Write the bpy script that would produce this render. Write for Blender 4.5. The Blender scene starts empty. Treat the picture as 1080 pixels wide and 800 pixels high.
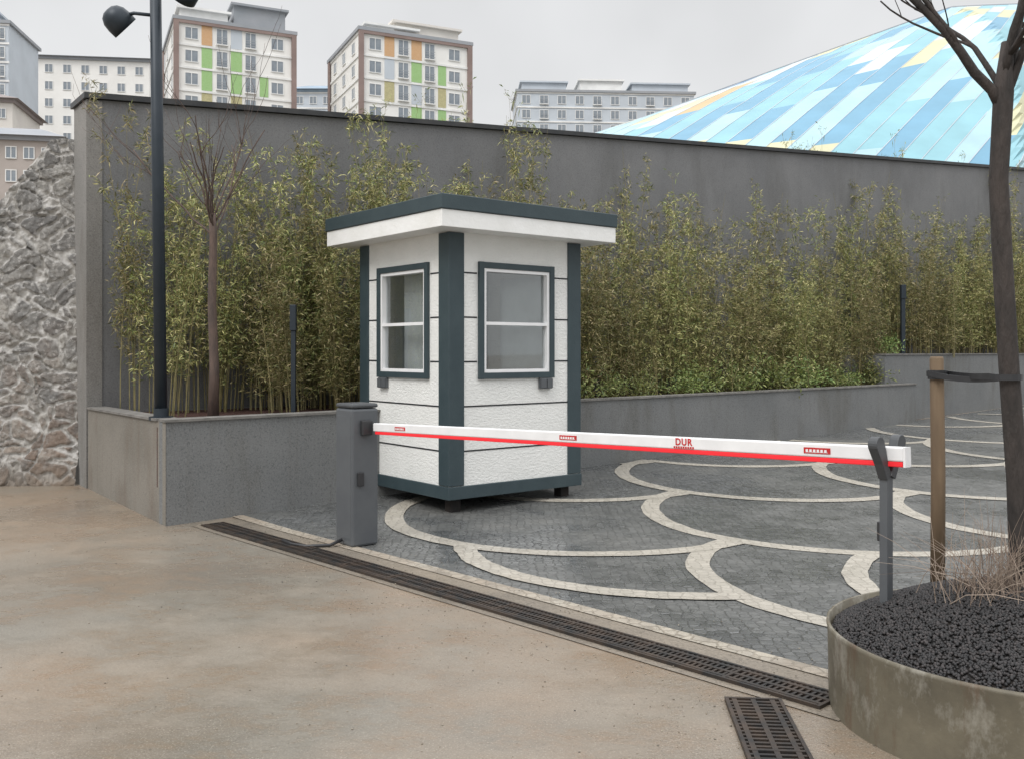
import bpy, bmesh, math, random
import numpy as np
from mathutils import Vector, Matrix, noise
random.seed(7); rng=np.random.default_rng(7)
S=bpy.context.scene
COL=S.collection
S.view_settings.view_transform='Standard'; S.view_settings.look='None'; S.view_settings.exposure=0
H=1.435
def gz(y): return 0.024*(min(max(y,7.6),22)-7.6)

# ---------------------------------------------------------------- materials
def newmat(name):
    m=bpy.data.materials.new(name); m.use_nodes=True
    nt=m.node_tree; b=nt.nodes['Principled BSDF']
    return m,nt,b
def L(nt,a,b): nt.links.new(a,b)
def N(nt,t,**k):
    n=nt.nodes.new(t)
    for a,v in k.items():
        if a in n.inputs: n.inputs[a].default_value=v
        else: setattr(n,a,v)
    return n
def c4(c): return (c[0],c[1],c[2],1)
def mixc(nt,fac,a,b,blend='MIX'):
    n=nt.nodes.new('ShaderNodeMix'); n.data_type='RGBA'; n.blend_type=blend
    for sock,v in ((n.inputs[0],fac),(n.inputs[6],a),(n.inputs[7],b)):
        if hasattr(v,'is_output'): L(nt,v,sock)
        elif isinstance(v,(int,float)): sock.default_value=v
        else: sock.default_value=c4(v)
    return n.outputs[2]
def ramp(nt,src,p0,p1,v0=0.,v1=1.):
    n=nt.nodes.new('ShaderNodeMapRange'); L(nt,src,n.inputs[0])
    n.inputs[1].default_value=p0;n.inputs[2].default_value=p1;n.inputs[3].default_value=v0;n.inputs[4].default_value=v1
    return n.outputs[0]
def mul_(nt,a,b):
    k=N(nt,'ShaderNodeMath',operation='MULTIPLY')
    for i,v in enumerate((a,b)):
        if isinstance(v,(int,float)): k.inputs[i].default_value=v
        else: L(nt,v,k.inputs[i])
    return k.outputs[0]
def tc(nt,scale=(1,1,1),rot=0):
    t=nt.nodes.new('ShaderNodeTexCoord'); m=nt.nodes.new('ShaderNodeMapping')
    L(nt,t.outputs['Object'],m.inputs[0]); m.inputs['Scale'].default_value=scale; m.inputs['Rotation'].default_value=(0,0,rot)
    return m.outputs[0]
def noi(nt,vec,scale,detail=5,rough=.6,dist=0):
    n=nt.nodes.new('ShaderNodeTexNoise'); L(nt,vec,n.inputs['Vector'])
    n.inputs['Scale'].default_value=scale;n.inputs['Detail'].default_value=min(detail,5);n.inputs['Roughness'].default_value=rough;n.inputs['Distortion'].default_value=dist
    return n.outputs[0]
def bump(nt,b,h,strength,dist=.01):
    n=nt.nodes.new('ShaderNodeBump'); L(nt,h,n.inputs['Height']); n.inputs['Strength'].default_value=strength; n.inputs['Distance'].default_value=dist
    L(nt,n.outputs[0],b.inputs['Normal'])
def simple(name,c1,c2=None,rough=.5,metal=0,scale=6,bs=0,bscale=60,bdist=.003,stretch=(1,1,1)):
    m,nt,b=newmat(name)
    if c2 is None: c2=tuple(x*.8 for x in c1)
    v=tc(nt,stretch)
    f=ramp(nt,noi(nt,v,scale,3),.35,.65)
    L(nt,mixc(nt,f,c1,c2),b.inputs['Base Color'])
    b.inputs['Roughness'].default_value=rough; b.inputs['Metallic'].default_value=metal
    if bs: bump(nt,b,noi(nt,v,bscale,3),bs,bdist)
    return m
def plain_emit(name,c,e):
    m,nt,b=newmat(name); b.inputs['Base Color'].default_value=c4(c)
    b.inputs['Emission Color'].default_value=c4(c); b.inputs['Emission Strength'].default_value=e
    return m

def concrete(name,a,bb,stain,speck=.5,rough=.85,drip=None,df=.3):
    m,nt,b=newmat(name)
    v=tc(nt)
    base=mixc(nt,ramp(nt,noi(nt,v,1.1,5),.35,.68),a,bb)
    vs=tc(nt,(1.3,1.3,.4))
    st=ramp(nt,noi(nt,vs,1.3,4,.65),.50,.70,0,.8)
    base=mixc(nt,st,base,stain)
    if drip:
        vd=tc(nt,(6,6,.35)); base=mixc(nt,ramp(nt,noi(nt,vd,1.3,4,.7),.56,.78,0,df),base,drip)
    sp=noi(nt,v,110,2,.8)
    base=mixc(nt,ramp(nt,sp,.45,.72,0,speck),base,tuple(x*1.9 for x in a))
    base=mixc(nt,ramp(nt,noi(nt,v,60,2,.6),.52,.72,0,speck),base,tuple(x*.4 for x in a))
    L(nt,base,b.inputs['Base Color']); b.inputs['Roughness'].default_value=rough
    bump(nt,b,noi(nt,v,55,3,.7),.55,.005)
    return m
M_wall=concrete('wall_render',(.145,.147,.15),(.185,.186,.187),(.12,.12,.118),.42,.85,(.215,.213,.208),.25)
M_wallend=concrete('wall_end_render',(.18,.175,.165),(.23,.22,.205),(.11,.10,.085))
M_plant=concrete('planter_concrete',(.14,.145,.145),(.185,.188,.185),(.10,.095,.08),.55,.85,(.10,.092,.078),.5)
M_plant2=concrete('planter_side_concrete',(.20,.185,.16),(.14,.13,.11),(.12,.085,.06),.35,.85,(.10,.065,.042),.6)
M_cap=simple('cap_metal',(.03,.033,.036),(.05,.05,.05),.5,.3)
M_coping=simple('coping',(.20,.19,.175),(.13,.125,.115),.8,0,9,.4,80)

def ground_mat():
    m,nt,b=newmat('sandy_ground')
    v=tc(nt)
    n1=noi(nt,v,.30,4,.6); n2=noi(nt,v,1.5,5,.72); n3=noi(nt,v,75,3,.75)
    col=mixc(nt,ramp(nt,n1,.42,.60),(.185,.17,.142),(.265,.20,.142))
    col=mixc(nt,ramp(nt,n2,.44,.64,0,.5),col,(.235,.21,.172))
    n5=noi(nt,v,4.5,5,.78)
    col=mixc(nt,ramp(nt,n5,.49,.68,0,.32),col,(.15,.13,.105))
    vs=tc(nt,(.8,1.1,1),.65)
    n4=noi(nt,vs,.8,5,.72)
    wet=ramp(nt,n4,.44,.62,0,.42)
    col=mixc(nt,wet,col,(.13,.113,.09))
    n7=noi(nt,tc(nt,(.8,1.1,1),.65),1.6,5,.78)
    col=mixc(nt,ramp(nt,n7,.50,.66,0,.42),col,(.30,.20,.125))
    col=mixc(nt,ramp(nt,n3,.52,.75,0,.65),col,(.09,.08,.066))
    col=mixc(nt,ramp(nt,noi(nt,v,130,2,.6),.56,.72,0,.65),col,(.42,.38,.31))
    L(nt,col,b.inputs['Base Color'])
    r=ramp(nt,wet,0,.42,.44,.13); L(nt,r,b.inputs['Roughness'])
    b.inputs['Specular IOR Level'].default_value=.55
    h=N(nt,'ShaderNodeMath',operation='ADD'); L(nt,n5,h.inputs[0]); L(nt,mul_(nt,n3,.28),h.inputs[1])
    bump(nt,b,h.outputs[0],.42,.009)
    return m
M_ground=ground_mat()
def cobble(name,c1,c2,joint,scale,dirt,dirtf,rough=.5,jw=.09,jf=1.,rnd=.7,patch=.5,bs=.6):
    m,nt,b=newmat(name)
    v=tc(nt)
    vo=N(nt,'ShaderNodeTexVoronoi'); vo.feature='DISTANCE_TO_EDGE'; L(nt,v,vo.inputs['Vector']); vo.inputs['Scale'].default_value=scale; vo.inputs['Randomness'].default_value=rnd
    vc=N(nt,'ShaderNodeTexVoronoi'); L(nt,v,vc.inputs['Vector']); vc.inputs['Scale'].default_value=scale; vc.inputs['Randomness'].default_value=rnd
    sx=N(nt,'ShaderNodeSeparateColor'); L(nt,vc.outputs['Color'],sx.inputs[0])
    col=mixc(nt,sx.outputs[0],c1,c2)
    n2=noi(nt,v,.8,5,.7)
    col=mixc(nt,ramp(nt,n2,.42,.66,0,dirtf),col,dirt)
    n6=noi(nt,v,5,5,.75)
    col=mixc(nt,ramp(nt,n6,.50,.66,0,patch),col,tuple(x*.5 for x in c1))
    e=ramp(nt,vo.outputs['Distance'],.02,jw)
    ei=ramp(nt,e,0,1,jf,0)
    col=mixc(nt,ei,col,joint)
    col=mixc(nt,ramp(nt,noi(nt,v,90,2,.7),.5,.75,0,.5),col,tuple(x*.45 for x in c1))
    L(nt,col,b.inputs['Base Color'])
    L(nt,ramp(nt,n2,.4,.6,rough-.18,rough+.13),b.inputs['Roughness'])
    a=N(nt,'ShaderNodeMath',operation='ADD'); L(nt,e,a.inputs[0]); L(nt,mul_(nt,n6,.6),a.inputs[1])
    bump(nt,b,a.outputs[0],bs,.006)
    return m
M_pave=cobble('basalt_cobbles',(.088,.093,.094),(.150,.155,.155),(.062,.062,.058),17,(.16,.155,.137),.5,.33,.10,.6,.55,.4,.55)
M_band=cobble('light_cobbles',(.38,.355,.305),(.48,.45,.39),(.25,.23,.19),15,(.31,.28,.225),.5,.45,.10,.55,.6,.2,.5)
M_edge=cobble('edge_cobbles',(.34,.31,.26),(.44,.40,.33),(.20,.17,.13),13,(.26,.20,.145),.8,.5,.1,.6)
M_apron=concrete('drain_apron',(.17,.148,.12),(.22,.185,.14),(.10,.087,.07),.6,.5)
M_soil=simple('red_mulch',(.10,.035,.025),(.04,.022,.016),.9,0,30,1,60,.03)
M_iron=simple('cast_iron',(.03,.03,.03),(.075,.055,.042),.5,.5,9)
M_dark=simple('near_black',(.008,.008,.008),(.02,.015,.012),.9)
def plaster():
    m,nt,b=newmat('white_plaster')
    v=tc(nt); L(nt,mixc(nt,ramp(nt,noi(nt,v,2.5,5),.35,.7),(.84,.84,.81),(.77,.775,.745)),b.inputs['Base Color'])
    b.inputs['Roughness'].default_value=.55
    h=noi(nt,tc(nt,(1,1,1.8)),26,4,.72); bump(nt,b,h,.9,.014); return m
M_white=plaster()
M_fascia=simple('white_fascia',(.84,.84,.82),(.77,.77,.74),.5,0,3,.5,30,.006)
M_teal=simple('dark_teal_trim',(.030,.050,.058),(.038,.06,.068),.5,0,5,.35,60,.003)
M_joint=simple('joint_black',(.012,.014,.016),None,.6)
M_upvc=simple('white_upvc',(.85,.85,.85),(.80,.80,.80),.3)
M_int=simple('interior_panel',(.75,.75,.73),(.68,.68,.66),.6)
def glass():
    m=bpy.data.materials.new('window_glass'); m.use_nodes=True; nt=m.node_tree; nt.nodes.clear()
    o=N(nt,'ShaderNodeOutputMaterial'); mx=N(nt,'ShaderNodeMixShader'); t=N(nt,'ShaderNodeBsdfTransparent'); g=N(nt,'ShaderNodeBsdfGlossy')
    t.inputs[0].default_value=(.88,.91,.91,1); g.inputs['Roughness'].default_value=.03; g.inputs[0].default_value=(.85,.88,.9,1)
    f=N(nt,'ShaderNodeLayerWeight'); f.inputs[0].default_value=.35
    mr=ramp(nt,f.outputs['Facing'],0,1,.12,.6); L(nt,mr,mx.inputs[0]); L(nt,t.outputs[0],mx.inputs[1]); L(nt,g.outputs[0],mx.inputs[2]); L(nt,mx.outputs[0],o.inputs[0]); return m
M_glass=glass()
M_cab=simple('cabinet_grey',(.085,.092,.10),(.10,.108,.115),.45,.1,4,.2,200,.001)
M_cab2=simple('cabinet_top_grey',(.065,.07,.075),None,.5)
M_black=simple('black_plastic',(.02,.021,.023),(.03,.03,.032),.45)
M_armw=simple('arm_white',(.80,.80,.80),(.72,.72,.72),.35)
M_red=plain_emit('red_led_strip',(.80,.02,.03),.2)
M_redp=simple('red_sticker',(.55,.02,.02),None,.4)
M_pole=simple('pole_blue_grey',(.018,.027,.036),(.025,.034,.044),.45,.3)
M_lens=simple('lamp_lens',(.25,.26,.27),None,.2)
M_bark=simple('brown_bark',(.13,.09,.072),(.075,.056,.048),.85,0,20,.8,70,.006,(1,1,.25))
M_barkd=simple('dark_bark',(.022,.019,.017),(.050,.040,.035),.85,0,14,1,60,.012,(1,1,.25))
M_wood=simple('stake_wood',(.20,.14,.085),(.12,.083,.05),.8,0,12,.6,50,.004,(1,1,.12))
M_culm=simple('culm',(.24,.20,.09),(.13,.12,.045),.6,0,9)
def leafmat(name,cols,rough=.5,var=.25):
    m,nt,b=newmat(name)
    g=N(nt,'ShaderNodeNewGeometry'); r=N(nt,'ShaderNodeValToRGB')
    r.color_ramp.elements.remove(r.color_ramp.elements[0])
    els=r.color_ramp.elements
    for i,c in enumerate(cols):
        p=i/(len(cols)-1)
        if i==0: e=els[0]; e.position=0
        else: e=els.new(p)
        e.color=c4(c)
    L(nt,g.outputs['Random Per Island'],r.inputs[0])
    oi=N(nt,'ShaderNodeObjectInfo')
    hs=N(nt,'ShaderNodeHueSaturation'); L(nt,r.outputs[0],hs.inputs['Color']); L(nt,ramp(nt,oi.outputs['Random'],0,1,1-var,1+var),hs.inputs['Value']); L(nt,ramp(nt,oi.outputs['Random'],0,1,.470,.515),hs.inputs['Hue'])
    L(nt,hs.outputs[0],b.inputs['Base Color']); b.inputs['Roughness'].default_value=rough
    return m
M_leaf=leafmat('bamboo_leaf',[(.075,.105,.03),(.165,.20,.06),(.26,.275,.09),(.38,.35,.135),(.54,.48,.25)],.5,.3)
M_leaf2=leafmat('shrub_leaf',[(.06,.10,.03),(.13,.19,.05),(.21,.27,.075),(.30,.32,.12)])
M_dry=leafmat('dry_blades',[(.20,.155,.11),(.31,.26,.19),(.42,.36,.27)],.7)

# ---------------------------------------------------------------- mesh helpers
class MB:
    def __init__(s): s.v=[];s.f=[];s.mi=[]
    def box(s,x0,x1,y0,y1,z0,z1,mi=0):
        b=len(s.v)
        s.v+=[(x0,y0,z0),(x1,y0,z0),(x1,y1,z0),(x0,y1,z0),(x0,y0,z1),(x1,y0,z1),(x1,y1,z1),(x0,y1,z1)]
        for q in ((0,3,2,1),(4,5,6,7),(0,1,5,4),(1,2,6,5),(2,3,7,6),(3,0,4,7)):
            s.f.append(tuple(b+i for i in q)); s.mi.append(mi)
    def prism(s,pts,z0,z1,mi=0):
        n=len(pts);b=len(s.v)
        Z0=z0 if hasattr(z0,'__len__') else [z0]*n; Z1=z1 if hasattr(z1,'__len__') else [z1]*n
        s.v+=[(p[0],p[1],Z0[i]) for i,p in enumerate(pts)]+[(p[0],p[1],Z1[i]) for i,p in enumerate(pts)]
        s.f.append(tuple(b+n-1-i for i in range(n))); s.mi.append(mi)
        s.f.append(tuple(b+n+i for i in range(n))); s.mi.append(mi)
        for i in range(n):
            j=(i+1)%n; s.f.append((b+i,b+j,b+n+j,b+n+i)); s.mi.append(mi)
    def tube(s,pts,rad,n=6,mi=0,cap=True):
        pts=[Vector(p) for p in pts]; b=len(s.v); m=len(pts)
        prev=None
        for i,p in enumerate(pts):
            d=(pts[min(i+1,m-1)]-pts[max(i-1,0)]).normalized()
            if prev is None:
                a=d.cross(Vector((1,0.13,0))); 
                if a.length<.1: a=d.cross(Vector((0,1,0)))
                a.normalize()
            else:
                a=(prev-d*prev.dot(d)).normalized()
            prev=a; c=d.cross(a)
            r=rad[i] if hasattr(rad,'__len__') else rad
            for k in range(n):
                t=2*math.pi*k/n; s.v.append(tuple(p+(a*math.cos(t)+c*math.sin(t))*r))
        for i in range(m-1):
            for k in range(n):
                k2=(k+1)%n
                s.f.append((b+i*n+k,b+i*n+k2,b+(i+1)*n+k2,b+(i+1)*n+k)); s.mi.append(mi)
        if cap:
            s.f.append(tuple(b+n-1-k for k in range(n))); s.mi.append(mi)
            s.f.append(tuple(b+(m-1)*n+k for k in range(n))); s.mi.append(mi)
    def lathe(s,prof,cx,cy,n=48,mi=0):
        b=len(s.v)
        for r,z in prof:
            for k in range(n):
                t=2*math.pi*k/n; s.v.append((cx+r*math.cos(t),cy+r*math.sin(t),z))
        for i in range(len(prof)-1):
            for k in range(n):
                k2=(k+1)%n; s.f.append((b+i*n+k,b+i*n+k2,b+(i+1)*n+k2,b+(i+1)*n+k)); s.mi.append(mi)
    def obj(s,name,mats,parent=None,smooth=False,bevel=0,mesh=None):
        if not isinstance(mats,(list,tuple)): mats=[mats]
        me=bpy.data.meshes.new(name); me.from_pydata(s.v,[],s.f)
        for m in mats: me.materials.append(m)
        me.polygons.foreach_set('material_index',s.mi)
        if smooth: me.polygons.foreach_set('use_smooth',[True]*len(me.polygons))
        me.update()
        return mk(name,me,parent,bevel)
def mk(name,me,parent=None,bevel=0):
    o=bpy.data.objects.new(name,me); COL.objects.link(o)
    if parent: o.parent=parent
    if bevel:
        m=o.modifiers.new('Bevel','BEVEL'); m.width=bevel; m.segments=2; m.limit_method='ANGLE'
    return o
def empty(name,loc,rz=0,label=None,cat=None,group=None):
    o=bpy.data.objects.new(name,None); COL.objects.link(o); o.location=loc; o.rotation_euler=(0,0,rz); o.empty_display_size=.1
    if label: o['label']=label
    if cat: o['category']=cat
    if group: o['group']=group
    return o
def tag(o,label,cat,group=None,kind=None):
    o['label']=label; o['category']=cat
    if group:o['group']=group
    if kind:o['kind']=kind
    return o
def copy_tree(src,name=None):
    n=src.copy(); COL.objects.link(n)
    for ch in src.children:
        c=ch.copy(); COL.objects.link(c); c.parent=n
    return n
def npmesh(name,V,F,mat,smooth=False):
    me=bpy.data.meshes.new(name); k=F.shape[1]
    me.vertices.add(len(V)); me.vertices.foreach_set('co',V.astype(np.float32).ravel())
    me.loops.add(F.size); me.loops.foreach_set('vertex_index',F.astype(np.int32).ravel())
    me.polygons.add(len(F)); me.polygons.foreach_set('loop_start',np.arange(0,F.size,k,dtype=np.int32)); me.polygons.foreach_set('loop_total',np.full(len(F),k,dtype=np.int32))
    if smooth: me.polygons.foreach_set('use_smooth',np.ones(len(F),dtype=bool))
    me.update(calc_edges=True); me.validate(); me.materials.append(mat); return me

# ---------------------------------------------------------------- ground
def sheet(name,poly,dz,mat,kind_label,cuts=(7.6,22)):
    bm=bmesh.new()
    vs=[bm.verts.new((p[0],p[1],0)) for p in poly]; bm.faces.new(vs)
    for c in cuts:
        bmesh.ops.bisect_plane(bm,geom=bm.verts[:]+bm.edges[:]+bm.faces[:],plane_co=(0,c,0),plane_no=(0,1,0))
    for v in bm.verts: v.co.z=gz(v.co.y)+dz
    bmesh.ops.recalc_face_normals(bm,faces=bm.faces[:])
    if sum(f.normal.z for f in bm.faces)<0: bmesh.ops.reverse_faces(bm,faces=bm.faces[:])
    me=bpy.data.meshes.new(name); bm.to_mesh(me); bm.free(); me.materials.append(mat)
    o=mk(name,me); tag(o,kind_label,name.replace('_',' '),kind='structure'); return o
sheet('ground',[(-900,-60),(900,-60),(900,1500),(-900,1500)],0,M_ground,'wet sandy brown ground beside the paved forecourt')
d=Vector((.689,-.725)); n=Vector((.725,.689)); P0=Vector((-2.45,7.8))
def dn(s,o): 
    q=P0+d*s+n*o; return (q.x,q.y)
sheet('paving',[dn(-.25,.32),dn(12,.32),(45,-.9),(45,43),(36.9,43.2),(-2.75,7.9)],.004,M_pave,'dark grey basalt cobble paving with scalloped light bands')
sheet('paving_edge',[dn(-.2,.26),dn(5.75,.26),dn(5.75,.36),dn(-.2,.36)],.009,M_edge,'pale cobble edging strip beside drain')
sheet('drain_apron',[dn(-.1,-.15),dn(5.55,-.15),dn(5.55,.27),dn(-.1,.27)],.0045,M_apron,'dirty concrete strip holding the drain')
ribs=MB()
def arc(cx,cy,R,a0,a1,w=.080):
    K=90; prev=None
    for i in range(K+1):
        a=math.radians(a0+(a1-a0)*i/K)
        w1=w*(1+.10*noise.noise(Vector((cx*3+i*.3,cy,1)))); R_=R+.012*noise.noise(Vector((cx,cy*3+i*.12,5)))
        p=(cx+(R_-w1)*math.cos(a),cy+(R_-w1)*math.sin(a)); q=(cx+(R_+w1)*math.cos(a),cy+(R_+w1)*math.sin(a))
        off=min((Vector(p)-P0).dot(n),(Vector(q)-P0).dot(n))
        fx=p[0]+2.83-1.135*(p[1]-7.76)
        ok=off>.37 and fx>.05
        if ok and prev:
            b=len(ribs.v)
            for t in (prev[0],prev[1],q,p): ribs.v.append((t[0],t[1],gz(t[1])+.0085+arc.k))
            ribs.f.append((b,b+1,b+2,b+3)); ribs.mi.append(0)
        prev=(p,q) if ok else None
arc.k=0
for i in range(-1,8):
    for j in range(-3,7):
        cx,cy=2.85+2.25*i,8.3+2.2*j
        arc.k=((i+j*3)%5)*.0006
        if (i,j)==(-1,-1): continue
        if j<=-2 and i<=0: continue
        if (i,j)==(1,-1): continue
        arc(cx,cy,1.62,137,312)
arc.k=.0033; arc(1.15,7.02,1.5,181,277)
arc.k=.0036; arc(3.75,5.6,1.62,137,250)
o=ribs.obj('paving_band',M_band); tag(o,'pale cobble bands forming scallops in the dark paving','paving band',kind='structure')
tmp=bmesh.new(); bmesh.ops.create_icosphere(tmp,subdivisions=1,radius=1); tmp.verts.ensure_lookup_table(); iv=np.array([v.co[:] for v in tmp.verts]); ifa=np.array([[v.index for v in f.verts] for f in tmp.faces]); tmp.free()
M_grit=leafmat('grit_stone',[(.10,.085,.065),(.20,.17,.13),(.34,.30,.24),(.06,.055,.05)],.8,0)
NG=3200
sa=rng.random(NG)*6.0-.2; oo=np.where(rng.random(NG)<.45,-.2-np.abs(rng.normal(0,.35,NG)),rng.normal(.1,.25,NG))
oo=np.where(rng.random(NG)<.35,-.3-rng.random(NG)*3.4,oo)
gx=P0.x+d.x*sa+n.x*oo; gy=P0.y+d.y*sa+n.y*oo
gr=.0015+.0038*rng.random(NG)**3
gc=np.stack([gx,gy,np.array([gz(y) for y in gy])+np.where(oo<-.15,.0005,.009)+gr*.2],1)
V=(iv[None]*gr[:,None,None]*np.array([1,1,.6])*(1+.5*(rng.random((NG,12,3))-.5))+gc[:,None]).reshape(-1,3)
F=(ifa[None]+(np.arange(NG)*len(iv))[:,None,None]).reshape(-1,3)
o=mk('grit',npmesh('grit',V,F,M_grit)); tag(o,'fine grit and sand crumbs scattered along the drain','grit',kind='stuff')

ang=math.atan2(d.y,d.x)
def grate(name,origin,rz,length,width,label,pitch=.028):
    e=empty(name,(origin[0],origin[1],0),rz,label,'drain')
    b=MB(); b.box(0,length,-width/2,width/2,.002,.0075); b.obj('channel',M_dark,e)  # flat near-black slab stands in for the shade inside the drain
    f=MB(); t=.014
    f.box(0,length,-width/2-t,-width/2,.001,.02); f.box(0,length,width/2,width/2+t,.001,.02)
    f.box(-t,0,-width/2-t,width/2+t,.001,.019); f.box(length,length+t,-width/2-t,width/2+t,.001,.019)
    f.obj('frame',M_iron,e)
    g=MB(); x=pitch/2
    while x<length-.01:
        g.box(x,x+pitch*.42,-width/2,width/2,.008,.016); x+=pitch
    for y in (-width/2+.012,-.012,width/2-.036): g.box(0,length,y,y+.02,.0085,.0175)
    x=.5
    while x<length: g.box(x-.008,x+.008,-width/2,width/2,.009,.0185); x+=.5
    g.obj('grate',M_iron,e)
    return e
grate('drainage_channel',dn(-.02,0),ang,5.45,.17,'long rusty black iron drain channel along the cobble edge')
grate('drainage_channel',(.985,3.87),math.radians(-95),1.6,.2,'short black iron drain grate set in sandy ground',.034)

# ---------------------------------------------------------------- tall wall
wd=Vector((1.316,1)).normalized(); wn=Vector((-wd.y,wd.x))
W0=Vector((-4.30,9.6)); 
def wz(y): return 3.98+.1306*(y-9.6)
W1=W0+Vector((1.316,1))*24
W0b=W0+wn*.5; W1b=W1+wn*.5
b=MB(); b.prism([W0,W1,W1b,W0b],-.05,[wz(W0.y),wz(W1.y),wz(W1.y),wz(W0.y)])
wall=b.obj('retaining_wall',M_wall); tag(wall,'tall dark grey rendered wall behind the bamboo planter','wall')
b=MB(); b.prism([W0-wd*.04-wn*.05,W1-wn*.05,W1b+wn*.05,W0b-wd*.04+wn*.05],[wz(W0.y)+.002,wz(W1.y)+.002,wz(W1.y)+.002,wz(W0.y)+.002],[wz(W0.y)+.06,wz(W1.y)+.06,wz(W1.y)+.06,wz(W0.y)+.06]); b.obj('coping',M_cap,wall)
b=MB(); q0=W0-wd*.012; q1=W0+wd*.14-wn*.012; b.prism([q0-wn*.012,q1,W0+wd*.14+wn*.0,W0b+wn*.01-wd*.0,W0b-wd*.012+wn*.01],-.05,wz(9.6)-.003); b.obj('wall_end',M_wallend,wall)
# ---------------------------------------------------------------- planter
pf=Vector((1.135,1)).normalized(); pn=Vector((-pf.y,pf.x))
A=Vector((-2.83,7.76)); sd=Vector((-.80,1)).normalized()
Bp=A+pf*13.1; Sx=A+sd*2.32
e=empty('planter',(0,0,0),0,'long raised concrete planter filled with bamboo','planter')
b=MB(); b.prism([A,Bp,Bp+pn*.15,A+pn*.15],-.1,.853); b.obj('front_wall',M_plant,e)
b=MB(); sn=Vector((sd.y,-sd.x)); b.prism([A-sd*.0+sn*.15+sd*.17,Sx+sn*.15,Sx,A+sd*.0-sn*.004],-.1,.851)
b.obj('side_wall',M_plant2,e)
b=MB(); b.prism([A-pn*.02-pf*.02,Bp-pn*.02,Bp+pn*.17,A+pn*.17],.854,.875); b.prism([A+sd*.2-sn*.02,A+sd*.2+sn*.17,Sx+sn*.17,Sx-sn*.02],.8535,.873); b.obj('rim',M_coping,e)
U0=A+pf*12.4+pn*.2; U1=A+pf*45+pn*.2
b=MB(); b.prism([U0,U1,U1+pn*.18,U0+pn*.18],-.1,1.36); b.prism([U0+pn*.18,U0+pn*.18+pf*.18,U0+pn*1.6+pf*.18,U0+pn*1.6],-.1,1.359); b.obj('upper_wall',M_plant,e)
b=MB(); b.prism([U0-pn*.02-pf*.02,U1-pn*.02,U1+pn*.2,U0+pn*.2],1.362,1.385); b.obj('upper_rim',M_coping,e)
b=MB()
b.prism([A+pn*.1+sd*.1,A+pf*12.6+pn*.1,A+pf*12.6+pn*1.55,W0+wd*1-wn*.01,W0-wn*.01,Sx+sn*.1],.3,.80)
b.prism([U0+pf*.1+pn*.15,U1+pn*.15,U1+pn*3.4,U0+pf*.1+pn*1.5],.3,1.31)
o=b.obj('planter_soil',M_soil); tag(o,'reddish brown bark mulch filling the planter','soil',kind='structure')

# ---------------------------------------------------------------- rubble wall
def rubble():
    nx,nz=300,240; vs=[];fs=[];ed=[];rn=[]
    for i in range(nx):
        u=i/(nx-1); x=-4.50-3.0*u; 
        xx=-x
        top=3.66 if xx<4.85 else (3.66-.80*min(1,(xx-4.85)/.65) if xx<5.5 else 2.86-.1*(xx-5.5))
        top+=.05*noise.noise(Vector((x*2,1,0)))+.02*noise.noise(Vector((x*9,1,0)))
        for j in range(nz+10):
            t=min(1,j/(nz-1)); z=-.1+top*t+.1*t
            y=9.86+.05*(z)-.15*u
            back=max(0,j-(nz-1))*.06
            p=Vector((x*5.0,0,z*6.6))
            p+=Vector((noise.noise(Vector((x*2.8,z*2.8,1))),0,noise.noise(Vector((x*2.8,z*2.8,7)))))*1.2
            dd,pp=noise.voronoi(p)
            e=dd[1]-dd[0]+.09*noise.noise(Vector((x*14,z*14,3)))+.06*noise.noise(Vector((x*40,z*40,3)))
            r_=noise.cell(pp[0]*7.3)
            hgt=min(.15,max(0,e))*.26*(.6+.5*abs(r_))
            hgt+=.015*noise.noise(Vector((x*7,z*7,0)))+.016*noise.noise(Vector((x*22,z*22,0)))
            flare=.2*max(0,.45-z)
            vs.append((x,y-hgt-flare+back,z+ (0 if back==0 else -.2*back))); ed.append(e); rn.append(abs(noise.noise(pp[0]*3.7))*1.8)
    R=nz+10
    for i in range(nx-1):
        for j in range(R-1):
            fs.append((i*R+j,i*R+j+1,(i+1)*R+j+1,(i+1)*R+j))
    me=bpy.data.meshes.new('rubble_wall'); me.from_pydata(vs,[],fs); me.polygons.foreach_set('use_smooth',[True]*len(fs))
    for nm,dat in (('edge',ed),('rnd',rn)):
        at=me.attributes.new(nm,'FLOAT','POINT'); at.data.foreach_set('value',dat)
    m,nt,bb=newmat('rubble_stone'); v=tc(nt)
    ae=N(nt,'ShaderNodeAttribute'); ae.attribute_name='edge'; ar=N(nt,'ShaderNodeAttribute'); ar.attribute_name='rnd'
    c=mixc(nt,ramp(nt,ar.outputs['Fac'],0,.9),(.16,.158,.153),(.35,.335,.305))
    c=mixc(nt,ramp(nt,noi(nt,v,11,5,.78),.45,.60,0,.6),c,(.12,.117,.112))
    c=mixc(nt,ramp(nt,noi(nt,v,19,4,.7),.53,.65,0,.75),c,(.48,.465,.44))
    z_=N(nt,'ShaderNodeSeparateXYZ'); L(nt,v,z_.inputs[0])
    low=ramp(nt,z_.outputs[2],.5,2.1,.65,.03)
    rust=mul_(nt,ramp(nt,noi(nt,v,2.3,5,.7),.42,.62),low)
    c=mixc(nt,rust,c,(.22,.15,.105))
    mort=mixc(nt,ramp(nt,noi(nt,v,6,4,.7),.4,.6),(.56,.545,.52),(.40,.385,.355))
    c=mixc(nt,ramp(nt,ae.outputs['Fac'],.07,.16,.95,0),c,mort)
    c=mixc(nt,ramp(nt,z_.outputs[2],.08,.35,.7,0),c,(.16,.125,.092))
    L(nt,c,bb.inputs['Base Color']); bb.inputs['Roughness'].default_value=.9; bump(nt,bb,noi(nt,v,18,4,.75),1,.035)
    me.materials.append(m); o=mk('rubble_wall',me); tag(o,'pale grey rubble stone wall with muddy base beside the tall wall','wall')
rubble()

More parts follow.
